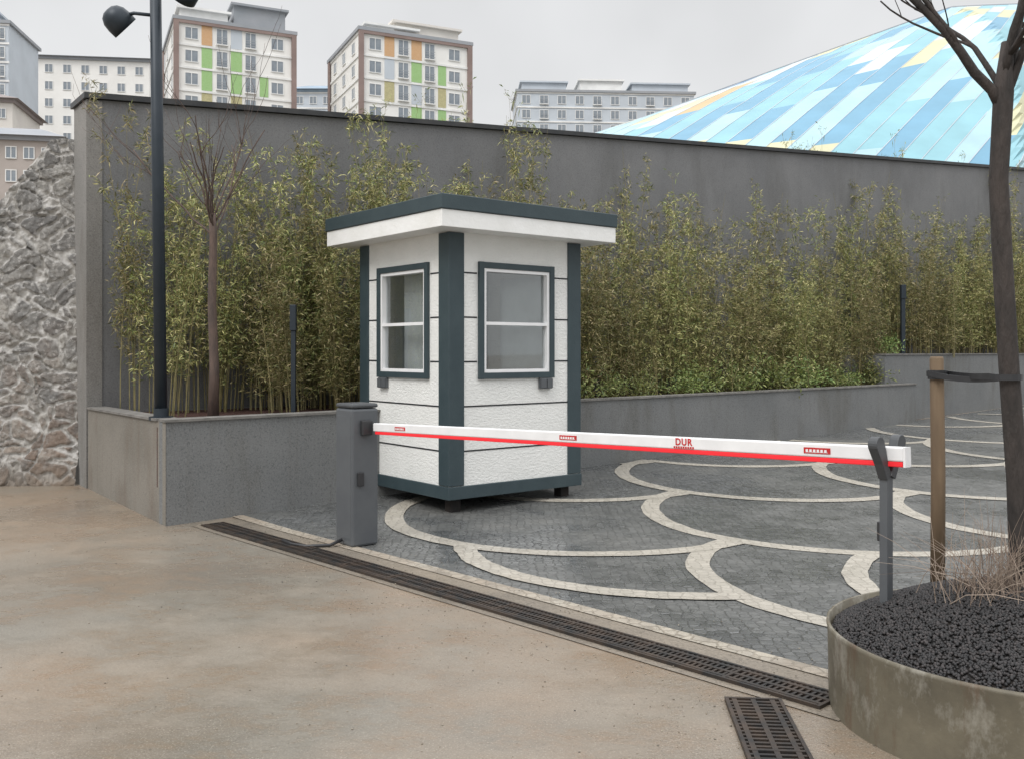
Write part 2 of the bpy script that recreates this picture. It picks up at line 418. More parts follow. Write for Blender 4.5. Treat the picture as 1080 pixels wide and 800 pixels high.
# ---------------------------------------------------------------- kiosk
a=math.radians(38.6); K=1.52
kx,ky=-.542,8.21
ki=empty('guard_kiosk',(kx,ky,0),a,'white guard kiosk with dark teal trim standing on the paving','kiosk')
def fb(mb,face,u0,u1,z0,z1,d0,d1,mi=0):
    if face=='F': mb.box(u0,u1,-d1,-d0,z0,z1,mi)
    elif face=='L': mb.box(-d1,-d0,u0,u1,z0,z1,mi)
    elif face=='B': mb.box(u0,u1,K+d0,K+d1,z0,z1,mi)
    else: mb.box(K+d0,K+d1,u0,u1,z0,z1,mi)
def fq(mb,face,u0,u1,z0,z1,dd_):
    b_=len(mb.v)
    if face=='F': mb.v+=[(u0,-dd_,z0),(u1,-dd_,z0),(u1,-dd_,z1),(u0,-dd_,z1)]
    elif face=='L': mb.v+=[(-dd_,u0,z0),(-dd_,u1,z0),(-dd_,u1,z1),(-dd_,u0,z1)]
    elif face=='B': mb.v+=[(u0,K+dd_,z0),(u1,K+dd_,z0),(u1,K+dd_,z1),(u0,K+dd_,z1)]
    else: mb.v+=[(K+dd_,u0,z0),(K+dd_,u1,z0),(K+dd_,u1,z1),(K+dd_,u0,z1)]
    mb.f.append((b_,b_+1,b_+2,b_+3)); mb.mi.append(0)
wu0,wu1,wz0,wz1=.355,1.135,1.235,2.175
ZB,ZT=.255,2.50
b=MB()
for f in 'FLBR':
    e0,e1=(0,K) if f in 'FB' else (.06,K-.06)
    fb(b,f,e0,wu0,ZB,ZT,-.06,0); fb(b,f,wu1,e1,ZB,ZT,-.06,0)
    fb(b,f,wu0,wu1,ZB,wz0,-.06,0); fb(b,f,wu0,wu1,wz1,ZT,-.06,0)
b.obj('wall',M_white,ki)
for f in 'FLR':
    for z in (.56,.95,1.34,1.73,2.12):
        segs=[(.14,wu0-.06),(wu1+.06,K-.14)] if wz0-.08<z<wz1+.08 else [(.14,K-.14)]
        for (s0,s1) in segs:
            b=MB(); fb(b,f,s0,s1,z-.0065,z+.0065,0,.003); b.obj('siding_joint',M_joint,ki)
c=.15
for (x0,y0,x1,y1) in ((-.014,-.014,c,c),(K-c,-.014,K+.014,c),(-.014,K-c,c,K+.014),(K-c,K-c,K+.014,K+.014)):
    b=MB(); b.box(x0,x1,y0,y1,.262,2.465); o=b.obj('corner_column',M_teal,ki,bevel=.006)
b=MB(); b.box(-.02,K+.02,-.02,K+.02,.145,.258); b.obj('base_skirt',M_teal,ki,bevel=.005)
b=MB(); b.box(.06,K-.06,.06,K-.06,.262,.275); b.obj('floor',M_int,ki)
b=MB(); b.box(.16,K-.16,.16,K-.16,2.43,2.46); b.obj('ceiling',M_int,ki)
O=.25
b=MB(); b.box(-O,K+O,-O,K+O,2.47,2.615); b.obj('fascia',M_fascia,ki,bevel=.004)
b=MB(); b.box(-O-.014,K+O+.014,-O-.014,K+O+.014,2.618,2.742)
r=b.obj('roof',M_teal,ki,bevel=.006)
for (x,y) in ((.12,.12),(K-.12,.12),(.12,K-.12),(K-.12,K-.12)):
    b=MB(); b.box(x-.05,x+.05,y-.05,y+.05,.0,.146); b.obj('foot',M_dark,ki)
def window(face):
    b=MB(); t=.05
    fb(b,face,wu0-t,wu0+.004,wz0-t,wz1+t,.0,.03); fb(b,face,wu1-.004,wu1+t,wz0-t,wz1+t,.0,.03)
    fb(b,face,wu0,wu1,wz1-.004,wz1+t-.001,.0,.028); fb(b,face,wu0,wu1,wz0-t+.001,wz0+.004,.0,.028)
    w=b.obj('window',M_teal,ki,bevel=.003)
    b=MB(); s=.028; u0,u1,z0,z1=wu0+.006,wu1-.006,wz0+.006,wz1-.006
    fb(b,face,u0,u0+s,z0,z1,-.045,.016); fb(b,face,u1-s,u1,z0,z1,-.045,.016)
    fb(b,face,u0+s,u1-s,z1-s,z1,-.044,.015); fb(b,face,u0+s,u1-s,z0,z0+s,-.044,.015)
    zm=1.68; fb(b,face,u0+s,u1-s,zm-.014,zm+.014,-.043,.014)
    b.obj('frame',M_upvc,w)
    b=MB(); fq(b,face,u0+s,u1-s,z0+s,zm-.014,-.02); fq(b,face,u0+s,u1-s,zm+.014,z1-s,-.03); b.obj('pane',M_glass,w)
    b=MB(); fb(b,face,wu1-.13,wu1+.02,wz0-t-.10,wz0-t-.002,.004,.03)
    fb(b,face,wu1-.125,wu1-.06,wz0-t-.095,wz0-t-.01,.03,.045); fb(b,face,wu1-.05,wu1+.015,wz0-t-.095,wz0-t-.01,.03,.045)
    if face in 'FL': b.obj('switch_box',M_cab,ki,bevel=.003)
for f in 'FLBR': window(f)
b=MB(); b.box(.9,1.42,.75,1.4,.28,1.02); b.box(.85,1.44,.7,1.42,1.02,1.05); b.obj('desk',M_int,ki)
def fabric():
    m,nt,b=newmat('blind_fabric'); v=tc(nt); c=mixc(nt,ramp(nt,noi(nt,v,2,3),.35,.65),(.84,.86,.86),(.74,.76,.76))
    df=N(nt,'ShaderNodeBsdfDiffuse'); tl=N(nt,'ShaderNodeBsdfTranslucent'); mx=N(nt,'ShaderNodeMixShader'); mx.inputs[0].default_value=.5
    L(nt,c,df.inputs[0]); L(nt,c,tl.inputs[0]); L(nt,df.outputs[0],mx.inputs[1]); L(nt,tl.outputs[0],mx.inputs[2]); L(nt,mx.outputs[0],nt.nodes['Material Output'].inputs[0]); return m
M_blind=fabric()
for (f,u0,u1,z0,z1,dp) in (('B',.35,.68,1.22,2.18,-.077),('B',.74,1.14,1.50,2.18,-.077),('R',.35,1.14,1.22,2.18,-.077),('L',.40,.98,1.25,2.16,-.16)):  # left blind added to lighten its pane; far ones also brighten the interior
    b=MB(); fb(b,f,u0,u1,z0,z1,dp-.001,dp+.001); b.obj('fill_blind',M_blind,ki)

# ---------------------------------------------------------------- barrier
bc=Vector((-1.155,7.06,0)); tip=Vector((1.60,3.84,1.0)); a0=Vector((-1.0,6.95,.862))
dd=(tip-a0).normalized(); rz=math.atan2(dd.y,dd.x)
bg=empty('barrier_gate',bc,rz,'grey barrier cabinet with lowered white and red arm','barrier')
b=MB(); b.box(-.122,.122,-.112,.112,.006,1.015); cab=b.obj('cabinet',M_cab,bg,bevel=.018)
b=MB(); b.box(-.122,.122,-.112,.112,1.018,1.05); b.obj('cabinet_lid',M_cab2,bg,bevel=.014)
b=MB(); b.box(-.105,.105,-.1140,-.1115,.06,.96); b.obj('door',M_cab,cab,bevel=.001)
b=MB(); b.box(.122,.155,-.045,.045,.82,.93); b.obj('hinge_bracket',M_black,bg,bevel=.008)
b=MB(); b.box(.123,.142,-.07,-.02,.45,.55); b.obj('sensor_box',M_black,bg,bevel=.005)
arm_len=(tip-a0).length-.005
b=MB(); b.box(0,arm_len,-.022,.022,-.012,.047)
arm=b.obj('arm',M_armw,bg,bevel=.006)
Mrot=dd.to_track_quat('X','Z').to_matrix().to_4x4()
bg_m=Matrix.Translation(bc)@Matrix.Rotation(rz,4,'Z')
arm.matrix_basis=bg_m.inverted()@Matrix.Translation(a0)@Mrot
b=MB(); b.box(.02,arm_len-.005,-.019,.019,-.034,-.0125); b.obj('light_strip',M_red,arm,bevel=.004)
b=MB(); b.box(arm_len,arm_len+.01,-.023,.023,-.034,.047); b.obj('end_cap',M_armw,arm)
def sticker(x,w):
    b=MB(); b.box(x-w/2,x+w/2,-.0245,-.0225,.003,.029)
    st=b.obj('sticker',M_redp,arm)
    b=MB(); b.box(x-w*.42,x+w*.42,-.0252,-.0246,.008,.0095)
    for k in range(6): b.box(x-w*.42+k*w*.14,x-w*.42+k*w*.14+w*.09,-.0255,-.0246,.009,.021)
    b.obj('marking',M_armw,st)
sticker(.36,.13); sticker(2.08,.14); sticker(3.66,.13)
def text(s,size,x,z,mat,par,y=-.0235,name='lettering'):
    cu=bpy.data.curves.new('t','FONT'); cu.body=s; cu.size=size; cu.extrude=.0006; cu.align_x='CENTER'; cu.offset=.0012; cu.space_character=1.15
    t=bpy.data.objects.new('t',cu); COL.objects.link(t)
    bpy.context.view_layer.update()
    me=bpy.data.meshes.new_from_object(t.evaluated_get(bpy.context.evaluated_depsgraph_get()))
    bpy.data.objects.remove(t); me.materials.clear(); me.materials.append(mat)
    o=mk(name,me,par); o.rotation_euler=(math.pi/2,0,0); o.location=(x,y,z); return o
text('DUR',.048,2.915,.009,M_redp,arm)
b=MB(); b.box(2.85,2.98,-.0232,-.0226,-.008,-.0065)
for k in range(9): b.box(2.85+k*.0148,2.85+k*.0148+.010,-.0238,-.0226,-.007,.0025)
b.obj('small_print',M_redp,arm)
b=MB(); b.tube([(-1.25,6.98,.05),(-1.33,6.93,.02),(-1.5,6.9,.018),(-1.62,6.98,.018),(-1.72,7.12,.015)],.012,8); o=b.obj('power_cable',M_black,None,True); tag(o,'short black cable lying on the paving beside the cabinet','cable')

# rest post
rx,ry=1.545,3.915
rp=empty('barrier_rest_post',(rx,ry,.31),rz,'dark grey post with forked cradle holding the arm tip','post')
b=MB(); b.box(-.018,.018,-.024,.024,-.05,.61); b.obj('post',M_cab,rp,bevel=.004)
b=MB(); b.box(-.032,-.018,-.018,.018,.34,.42); b.obj('reflector',M_black,rp,bevel=.003)
def cradle(sg):
    b=MB()
    ctr=[(.012,.605),(.046,.675),(.082,.745)]; wds=[.020,.023,.033]
    Lf=[];Rt=[]
    dirv=Vector((.44,1)).normalized(); pr=Vector((dirv.y,-dirv.x))
    for (p,w_) in zip(ctr,wds):
        Lf.append((p[0]-pr.x*w_,p[1]-pr.y*w_)); Rt.append((p[0]+pr.x*w_,p[1]+pr.y*w_))
    cap=[]
    base_a=math.atan2(-.44,1)
    for k in range(1,10):
        t=base_a+math.pi*k/10; cap.append((ctr[2][0]+.033*math.cos(t),ctr[2][1]+.033*math.sin(t)))
    pts=Rt+cap+Lf[::-1]
    bb=len(b.v); nn=len(pts); x0,x1=-.020,.020
    b.v+=[(x0,sg*p[0],p[1]) for p in pts]+[(x1,sg*p[0],p[1]) for p in pts]
    b.f.append(tuple(bb+i for i in range(nn))); b.mi.append(0); b.f.append(tuple(bb+nn*2-1-i for i in range(nn))); b.mi.append(0)
    for i in range(nn): j=(i+1)%nn; b.f.append((bb+i,bb+nn+i,bb+nn+j,bb+j)); b.mi.append(0)
    return b
for sg in (1,-1):
    o=cradle(sg).obj('cradle_arm',M_cab2,rp,bevel=.003); o.location=(sg*.002+.004,0,0)

# ---------------------------------------------------------------- round planter
pc=(2.0,3.70); PR=.73
def potmat():
    m,nt,b=newmat('weathered_metal'); v=tc(nt)
    c=mixc(nt,ramp(nt,noi(nt,v,2.5,5,.7),.35,.65),(.18,.16,.115),(.11,.098,.072))
    c=mixc(nt,ramp(nt,noi(nt,tc(nt,(1.5,1.5,.9)),5,5,.78),.50,.66,0,.6),c,(.34,.325,.28))
    c=mixc(nt,ramp(nt,noi(nt,tc(nt,(3,3,.5)),4,5,.7),.54,.70,0,.6),c,(.11,.062,.036))
    L(nt,c,b.inputs['Base Color']); b.inputs['Roughness'].default_value=.55; b.inputs['Metallic'].default_value=.2; bump(nt,b,noi(nt,v,40,3),.3,.004); return m
pot=empty('round_planter',(pc[0],pc[1],0),0,'large round weathered metal planter filled with black pebbles','planter')
b=MB(); b.lathe([(PR-.005,0),(PR,.30),(PR+.004,.318),(PR+.004,.332),(PR-.008,.332),(PR-.008,.2)],0,0,96); b.obj('shell',potmat(),pot,True)
MH=.23
def ph(r): return .285+MH*max(0,1-(r/PR)**2)
b=MB(); prof=[(PR-.010,.272)]+[(PR*k/10,ph(PR*k/10)-.009) for k in range(9,-1,-1)]; prof[-1]=(.001,ph(0)-.009); b.lathe(prof,0,0,48); b.obj('fill',M_dark,pot,True)
NP=27000
rr=(PR-.02)*np.sqrt(rng.random(NP)); th=rng.random(NP)*2*np.pi
rad=.0042+.0032*rng.random(NP)
cz=.285+MH*(1-(rr/PR)**2)+rng.random(NP)*.006-.004
cen=np.stack([pc[0]+rr*np.cos(th),pc[1]+rr*np.sin(th),cz],1)
V=(iv[None]*rad[:,None,None]*(1+.25*(rng.random((NP,1,3))-.5))+cen[:,None]).reshape(-1,3)
F=(ifa[None]+(np.arange(NP)*len(iv))[:,None,None]).reshape(-1,3)
M_peb=leafmat('black_pebbles',[(.012,.012,.013),(.022,.021,.021),(.045,.040,.038)],.65,0)
o=mk('pebbles',npmesh('pebbles',V,F,M_peb,True)); tag(o,'black round pebbles heaped in the round planter','pebbles',kind='stuff')

# wooden stake + strap
sx_,sy_=1.885,4.20
b=MB(); b.tube([(sx_,sy_,.25),(sx_+.003,sy_,.9),(sx_-.004,sy_,1.40),(sx_-.004,sy_,1.41)],[.031,.03,.029,.024],12); o=b.obj('wooden_stake',M_wood,None,True); tag(o,'round brown wooden stake supporting the tree','stake')
b=MB()
tx,ty=1.985,3.80
def loopband(pts,h,t,closed=True):
    m_=len(pts); bb=len(b.v)
    for i in range(m_):
        p=Vector(pts[i]); q=Vector(pts[(i+1)%m_]) if closed or i<m_-1 else p; o_=Vector(pts[i-1]) if closed or i>0 else p
        dr=(q-o_); nn=Vector((-dr.y,dr.x,0)).normalized()*t
        for s_,z_ in ((-1,-1),(1,-1),(1,1),(-1,1)): b.v.append(tuple(p+nn*s_+Vector((0,0,z_*h/2))))
    for i in range(m_ if closed else m_-1):
        j=(i+1)%m_
        for k in range(4): b.f.append((bb+i*4+k,bb+i*4+(k+1)%4,bb+j*4+(k+1)%4,bb+j*4+k)); b.mi.append(0)
loopband([(sx_+.037*math.cos(t),sy_+.037*math.sin(t),1.33) for t in np.linspace(0,2*math.pi,18)[:-1]],.04,.004)
dv=Vector((tx-.0-sx_,ty-sy_,0)); dl_=dv.length; du=dv.normalized(); pv=Vector((-du.y,du.x,0))
lp_=[]
for k in range(9):
    t=math.pi/2+math.pi*k/8; q=Vector((sx_,sy_,0))+du*math.cos(t)*.043+pv*math.sin(t)*.043; lp_.append((q.x,q.y,1.335))
for k in range(1,8):
    f=k/8; cr=math.cos(math.pi*f); q=Vector((sx_,sy_,0))+du*dl_*f-pv*(.043*cr); lp_.append((q.x,q.y,1.335-.02*math.sin(math.pi*f)))
for k in range(9):
    t=math.pi/2-math.pi*k/8; q=Vector((tx,ty,0))+du*math.cos(t)*.052+pv*math.sin(t)*.052; lp_.append((q.x,q.y,1.33))
for k in range(7,0,-1):
    f=k/8; cr=math.cos(math.pi*f); q=Vector((sx_,sy_,0))+du*dl_*f+pv*(.043*cr); lp_.append((q.x,q.y,1.335-.006*math.sin(math.pi*f)))
loopband(lp_,.024,.003)
o=b.obj('tree_strap',M_black); tag(o,'thin black rubber strap tying tree to wooden stake','strap')

# ---------------------------------------------------------------- trees
def grow(mb,p,dr,r,length,depth,spread,upb,minr,segs=5,kids=(2,3),wob=.12):
    pts=[p.copy()];rad=[r]; q=p.copy(); dcur=dr.copy(); r1=r*.5
    for i in range(segs):
        dcur=(dcur+Vector((random.gauss(0,wob),random.gauss(0,wob),random.gauss(0,wob)+upb))).normalized()
        q=q+dcur*length/segs; pts.append(q.copy()); rad.append(r+(r1-r)*(i+1)/segs)
    mb.tube(pts,rad,6 if r>.008 else 4)
    if depth<=0: return
    for k in range(random.randint(*kids)):
        i=random.randint(1,segs); bp=pts[i]
        axis=Vector((random.gauss(0,1),random.gauss(0,1),random.gauss(0,.4))).normalized()
        nd=(dcur+axis*spread).normalized()
        grow(mb,bp,nd,max(minr,rad[i]*.6),length*random.uniform(.5,.85),depth-1,spread,upb,minr,segs,kids,wob)
tb=Vector((-2.82,8.95,.78))
t1=empty('bare_tree',tb,0,'slender leafless young tree with reddish trunk in planter','tree')
b=MB(); b.tube([(0,0,0),(.01,0,.5),(-.015,.01,1.1),(.0,0,1.75),(-.01,0,1.95)],[.055,.045,.04,.036,.034],10); b.obj('trunk',M_bark,t1,True)
b=MB(); random.seed(21)
for k in range(9):
    t=2*math.pi*k/9+random.uniform(-.25,.25); sp=random.uniform(.2,.85)
    grow(b,Vector((0,0,1.68+random.uniform(0,.26))),Vector((math.cos(t)*sp,math.sin(t)*sp,1)).normalized(),.010,random.uniform(.75,1.35),2,.42,.06,.0024,8,(2,3),.11)
b.obj('crown',M_bark,t1,True)
t2=empty('bare_tree',(tx,ty,.37),0,'dark trunked leafless tree growing from round metal planter','tree')
b=MB(); b.tube([(.07,0,-.05),(.06,0,.15),(.04,0,.55),(.01,0,.95),(-.015,0,1.35),(-.035,0,1.75),(-.015,0,2.1),(.0,0,2.3)],[.062,.046,.040,.038,.038,.036,.038,.022],12); b.obj('trunk',M_barkd,t2,True)
b=MB(); random.seed(5)
for (dx,dy,r,l,z) in ((-.46,0.1,.022,.8,2.02),(-.10,-.2,.020,.8,2.14),(.3,.1,.022,.8,2.08),(.1,.3,.016,.7,2.18),(-.28,.35,.014,.7,2.1),(.55,-.2,.017,.7,2.05)):
    grow(b,Vector((-.016,0,z)),Vector((dx,dy,1)).normalized(),r,l,3,.58,.05,.0025,8,(2,2),.11)
b.obj('crown',M_barkd,t2,True)
b=MB(); random.seed(9)
for k in range(280):
    t=random.uniform(0,6.28); s=abs(random.gauss(0,.65)); bx,by=-.05+random.gauss(0,.09),random.gauss(0,.07)
    l=random.uniform(.10,.34)*(1.3 if k%5==0 else 1.0); p=[(bx,by,0)]
    for i in range(1,5): p.append((bx+math.cos(t)*s*l*(i/4)**1.4*1.1,by+math.sin(t)*s*l*(i/4)**1.4*1.1,l*(i/4)*(1-.35*s*(i/4))))
    b.tube(p,[.0018,.0016,.0013,.001,.0005],3,cap=False)
sh=b.obj('dry_shrub',M_dry); sh.location=(tx-.05,ty-.12,.47); tag(sh,'tangle of pale dry twigs around the tree base','shrub')

# ---------------------------------------------------------------- leaves
def leaves(P,D,Ln,Wd):
    n_=len(P); R=rng.normal(size=(n_,3)); Sd=np.cross(D,R); Sd/=np.linalg.norm(Sd,axis=1,keepdims=True)+1e-9
    a_=P; t_=P+D*Ln[:,None]; t_[:,2]-=Ln*.15; m_=P+D*(Ln*.42)[:,None]
    b_=m_+Sd*Wd[:,None]; c_=m_-Sd*Wd[:,None]
    V=np.stack([a_,b_,t_,c_],1).reshape(-1,3); F=np.arange(n_*4).reshape(-1,4); return V,F
def bamboo_variant(h,nc,spread,dens,low=.08,full=4):
    mb=MB(); P=[];D=[]
    for c in range(nc):
        bx,by=rng.normal(0,spread*.5),rng.normal(0,spread*.45); t=rng.random()*6.28; ln=abs(rng.normal(0,.11))
        hh=h*(rng.uniform(.90,1.05) if c<full else rng.uniform(.45,.88)); pts=[]
        for i in range(9):
            s=i/8; pts.append(Vector((bx+math.cos(t)*ln*hh*s**2,by+math.sin(t)*ln*hh*s**2,hh*(s-.06*s**3*ln*4))))
        mb.tube(pts,[.007*(1-.8*i/8) for i in range(9)],4,cap=False)
        nn=int(30*dens*(hh/h))
        for k in range(nn):
            s=low+(1.0-low)*rng.random(); f=s*8; i=min(7,int(f)); p=pts[i].lerp(pts[i+1],f-i)
            for w in range(2):
                ta=rng.random()*6.28; up=rng.uniform(.4,1.7); wl=rng.uniform(.08,.32)*(1.15-.72*s)
                dr=Vector((math.cos(ta),math.sin(ta),up)).normalized()
                e_=p+dr*wl
                mb.tube([p,e_],.0012,3,cap=False)
                for q in range(rng.integers(7,12)):
                    u=rng.uniform(.2,1.08); lp=p+dr*wl*u+Vector(rng.normal(0,.012,3))
                    dl=Vector((dr.x,dr.y,.3))*.6+Vector(rng.normal(0,.5,3))+Vector((0,0,-.12)); dl.normalize()
                    P.append(lp[:]); D.append(dl[:])
    P=np.array(P);D=np.array(D); Ln=rng.uniform(.032,.078,len(P)); Wd=Ln*rng.uniform(.06,.10,len(P))
    V,F=leaves(P,D,Ln,Wd)
    root=empty('bamboo_plant',(0,0,0)); mb.obj('stalk',M_culm,root); mk('foliage',npmesh('foliage',V,F,M_leaf),root)
    return root
dense=[bamboo_variant(2.6,13,.25,1.0) for _ in range(5)]
sparse=[bamboo_variant(2.6,6,.2,.9,.15,3) for _ in range(3)]
first=set()
def place(src,x,y,z,sc,label,cat='bamboo',group='bamboo plants along the wall',sz=1.,zabs=None):
    if src.name in first: o=copy_tree(src)
    else: o=src; first.add(src.name)
    o.location=(x,y,z); o.rotation_euler=(random.gauss(0,.035),random.gauss(0,.035),random.uniform(0,6.28)); 
    o.scale=(sc,sc,zabs if zabs else sc*sz*random.uniform(.94,1.06))
    tag(o,label,cat,group); return o
random.seed(3)
LB='leafy green and yellow bamboo growing in the concrete planter'
GL=A+pf*13.55+pn*.46
hs_s=[0,1.2,2.2,3.2,4.2,5.2,6.2,7.5,9,10.5,12,13.5,15,17,20,24]
hs_h=[2.8,3.0,3.2,3.4,3.5,3.6,3.7,3.6,3.3,2.9,3.2,3.6,3.0,3.6,3.9,4.3]
s=.45
while s<23:
    fr=A+pf*s
    M2=Matrix(((pn.x,-wd.x),(pn.y,-wd.y))); rhs=W0-fr; sol=M2.inverted()@rhs; wt=sol[0]
    if wt<.5: wt=.5
    z=.8 if s<12.6 else 1.31
    depthf=[.34*wt,.74*wt] if wt<1.8 else [.42*wt,.78*wt]
    hh=float(np.interp(s,hs_s,hs_h))*(1+.07*math.sin(s*2.7))
    for kf,df in enumerate(depthf):
        p=fr+pn*(df+random.uniform(-.08,.08))+pf*random.uniform(-.14,.14)
        sc=1.0+.014*s
        if kf==0 and (p-GL).length<.55: continue
        if s<1.3: 
            if kf==0: continue
            place(random.choice(sparse),p.x,p.y,z,.95,'sparse thin bamboo stems against the grey wall')
        else:
            src=random.choice(dense) if random.random()<(.76 if s<7 else .66) else random.choice(sparse)
            place(src,p.x,p.y,z,sc*random.uniform(.88,1.06),LB,zabs=hh/2.6*(.72 if kf==0 else 1.0)*random.uniform(.76,1.08))
    s+=.40+.011*s
for (t,off) in ((.30,.35),(.8,.4),(1.05,.35),(1.25,.45),(1.5,.35),(1.75,.4),(2.2,.5),(.6,.9)):
    p=W0+wd*t-wn*off; place(random.choice(sparse),p.x,p.y,.8,random.uniform(.85,1.0),'sparse thin bamboo stems against the grey wall',sz=1.22)
for t in (1.9,2.35,2.7,3.1):
    p=W0+wd*t-wn*.7; place(random.choice(dense),p.x,p.y,.8,random.uniform(.95,1.05),LB,sz=1.2)
for t in (4.6,5.0,5.4,5.9,6.3,6.7,7.2,9.5,11.5,12.6,13.1,13.6,14.3,15.0,15.7,16.4,17.3):
    p=W0+wd*t+wn*random.uniform(.75,.95); place(random.choice(dense),p.x,p.y,0.1,1.1,'tall bamboo showing just above the wall top',group='bamboo behind the wall',zabs=(wz(p.y)+random.uniform(.15,.4))/2.6)
def shrub_variant():
    mb=MB();P=[];D=[]
    for k in range(16):
        t=rng.random()*6.28; el=rng.uniform(.3,1.4); l=rng.uniform(.3,.6); dr=Vector((math.cos(t)*math.cos(el),math.sin(t)*math.cos(el),math.sin(el)))
        mb.tube([(0,0,0),dr*l*.5,dr*l],[.006,.004,.002],4,cap=False)
        for q in range(60):
            u=rng.uniform(.35,1.1); p=dr*l*u+Vector(rng.normal(0,.07,3)); dl=(dr+Vector(rng.normal(0,.8,3))).normalized()
            P.append(p[:]);D.append(dl[:])
    P=np.array(P);D=np.array(D);P[:,2]=np.abs(P[:,2]); Ln=rng.uniform(.045,.085,len(P)); V,F=leaves(P,D,Ln,Ln*.15)
    r=empty('shrub',(0,0,0)); mb.obj('stem',M_culm,r); mk('foliage',npmesh('foliage',V,F,M_leaf2),r); return r
shr=[shrub_variant() for _ in range(3)]
s=2.6
while s<13.0:
    p=A+pf*s+pn*random.uniform(.38,.55)
    place(random.choice(shr),p.x,p.y,.8 if s<12.6 else 1.31,random.uniform(.55,1.05)*(1+.015*s),'low bushy green shrub at the planter edge','shrub','low shrubs in the planter')
    s+=random.uniform(.45,.85)

# ---------------------------------------------------------------- lamp pole
lp=empty('street_lamp',(-2.99,8.08,.86),0,'tall dark blue-grey lamp pole with round spotlights','street lamp')
b=MB(); b.tube([(0,0,0),(-.03,0,2.2),(-.06,0,4.6)],[.052,.05,.046],16); b.obj('pole',M_pole,lp,True)
b=MB(); b.tube([(0,0,-.01),(0,0,.02)],.1,20); b.tube([(0,0,.02),(0,0,.09)],.062,20); b.obj('base_flange',M_pole,lp)
def head(dx,z):
    b=MB()
    x=-.05
    b.tube([(x,0,z+.03),(x+dx*.55,0,z+.05),(x+dx*.80,0,z+.03)],.016,8); ar=b.obj('bracket',M_pole,lp,True)
    b=MB(); prof=[(.001,-.085),(.098,-.085),(.112,-.10),(.118,-.10),(.120,-.03),(.112,.03),(.085,.075),(.045,.098),(.001,.102)]; b.lathe(prof,0,0,28)
    hd=b.obj('lamp_head',M_pole,lp,True); hd.location=(x+dx,0,z); hd.rotation_euler=(.5,-.75*np.sign(dx)*-1,0)
    b=MB(); b.lathe([(.001,-.088),(.09,-.0875)],0,0,24); l=b.obj('lens',M_lens,hd,True)
head(-.33,3.40); head(.27,3.66)
for (x,y,z0,z1,hw) in ((-2.12,9.2,.8,1.88,.022),(GL.x,GL.y,1.31,2.62,.035)):
    e=empty('garden_light_post',(x,y,z0),0,'slim blue-grey light post among the bamboo','garden light','slim light posts among the bamboo')
    b=MB(); b.box(-hw,hw,-hw,hw,0,z1-z0-.25); b.obj('post',M_pole,e,bevel=.004)
    b=MB(); b.box(-hw-.008,hw+.008,-hw-.015,hw,z1-z0-.25,z1-z0); b.obj('lamp_head',M_pole,e,bevel=.006)

# ---------------------------------------------------------------- buildings
def bm_(name,c,c2=None): return simple(name,c,c2,.8,0,.3)
MW=bm_('facade_white',(.78,.77,.74),(.72,.71,.68)); MBrown=bm_('facade_brown',(.27,.20,.18)); MG=bm_('facade_grey',(.50,.545,.59),(.45,.49,.53)); MCream=bm_('facade_cream',(.68,.65,.60),(.60,.57,.53))
MSlab=bm_('slab_white',(.80,.80,.78)); MRoof=bm_('roof_grey',(.27,.29,.31),(.32,.33,.35)); MGreen=simple('panel_green',(.28,.46,.18),(.32,.5,.22),.6); MOr=simple('panel_orange',(.54,.32,.16),(.56,.36,.20),.6); MYel=simple('panel_olive',(.48,.44,.24),None,.6)
MGl=simple('dark_pane',(.18,.21,.24),(.28,.31,.34),.15,0,.6); MRed=bm_('facade_taupe',(.42,.37,.34),(.36,.32,.29)); MBlue=bm_('roof_blue',(.28,.36,.44))
MTile=bm_('roof_tile',(.30,.26,.25))
def win_mesh(w,h,mull=1,rail=False):
    b=MB(); t=.09
    b.box(-w/2,w/2,-.03,.0,0,h,1)
    b.box(-w/2-t,-w/2,-.07,0,-t,h+t,0); b.box(w/2,w/2+t,-.07,0,-t,h+t,0); b.box(-w/2,w/2,-.069,0,h,h+t-.001,0); b.box(-w/2,w/2,-.12,0,-t,0,0)
    for k in range(mull): x=-w/2+w*(k+1)/(mull+1); b.box(x-.04,x+.04,-.06,-.03,0,h,0)
    if rail:
        for z in (.35,.7,1.0): b.box(-w/2,w/2,-.35,-.31,z-.2,z-.14,2)
        b.box(-w/2-.1,w/2+.1,-.38,-.002,-.22,-.1,0)
    me=bpy.data.meshes.new('window'); me.from_pydata(b.v,[],b.f); me.polygons.foreach_set('material_index',b.mi)
    for m in (MSlab,MGl,MRoof): me.materials.append(m)
    return me
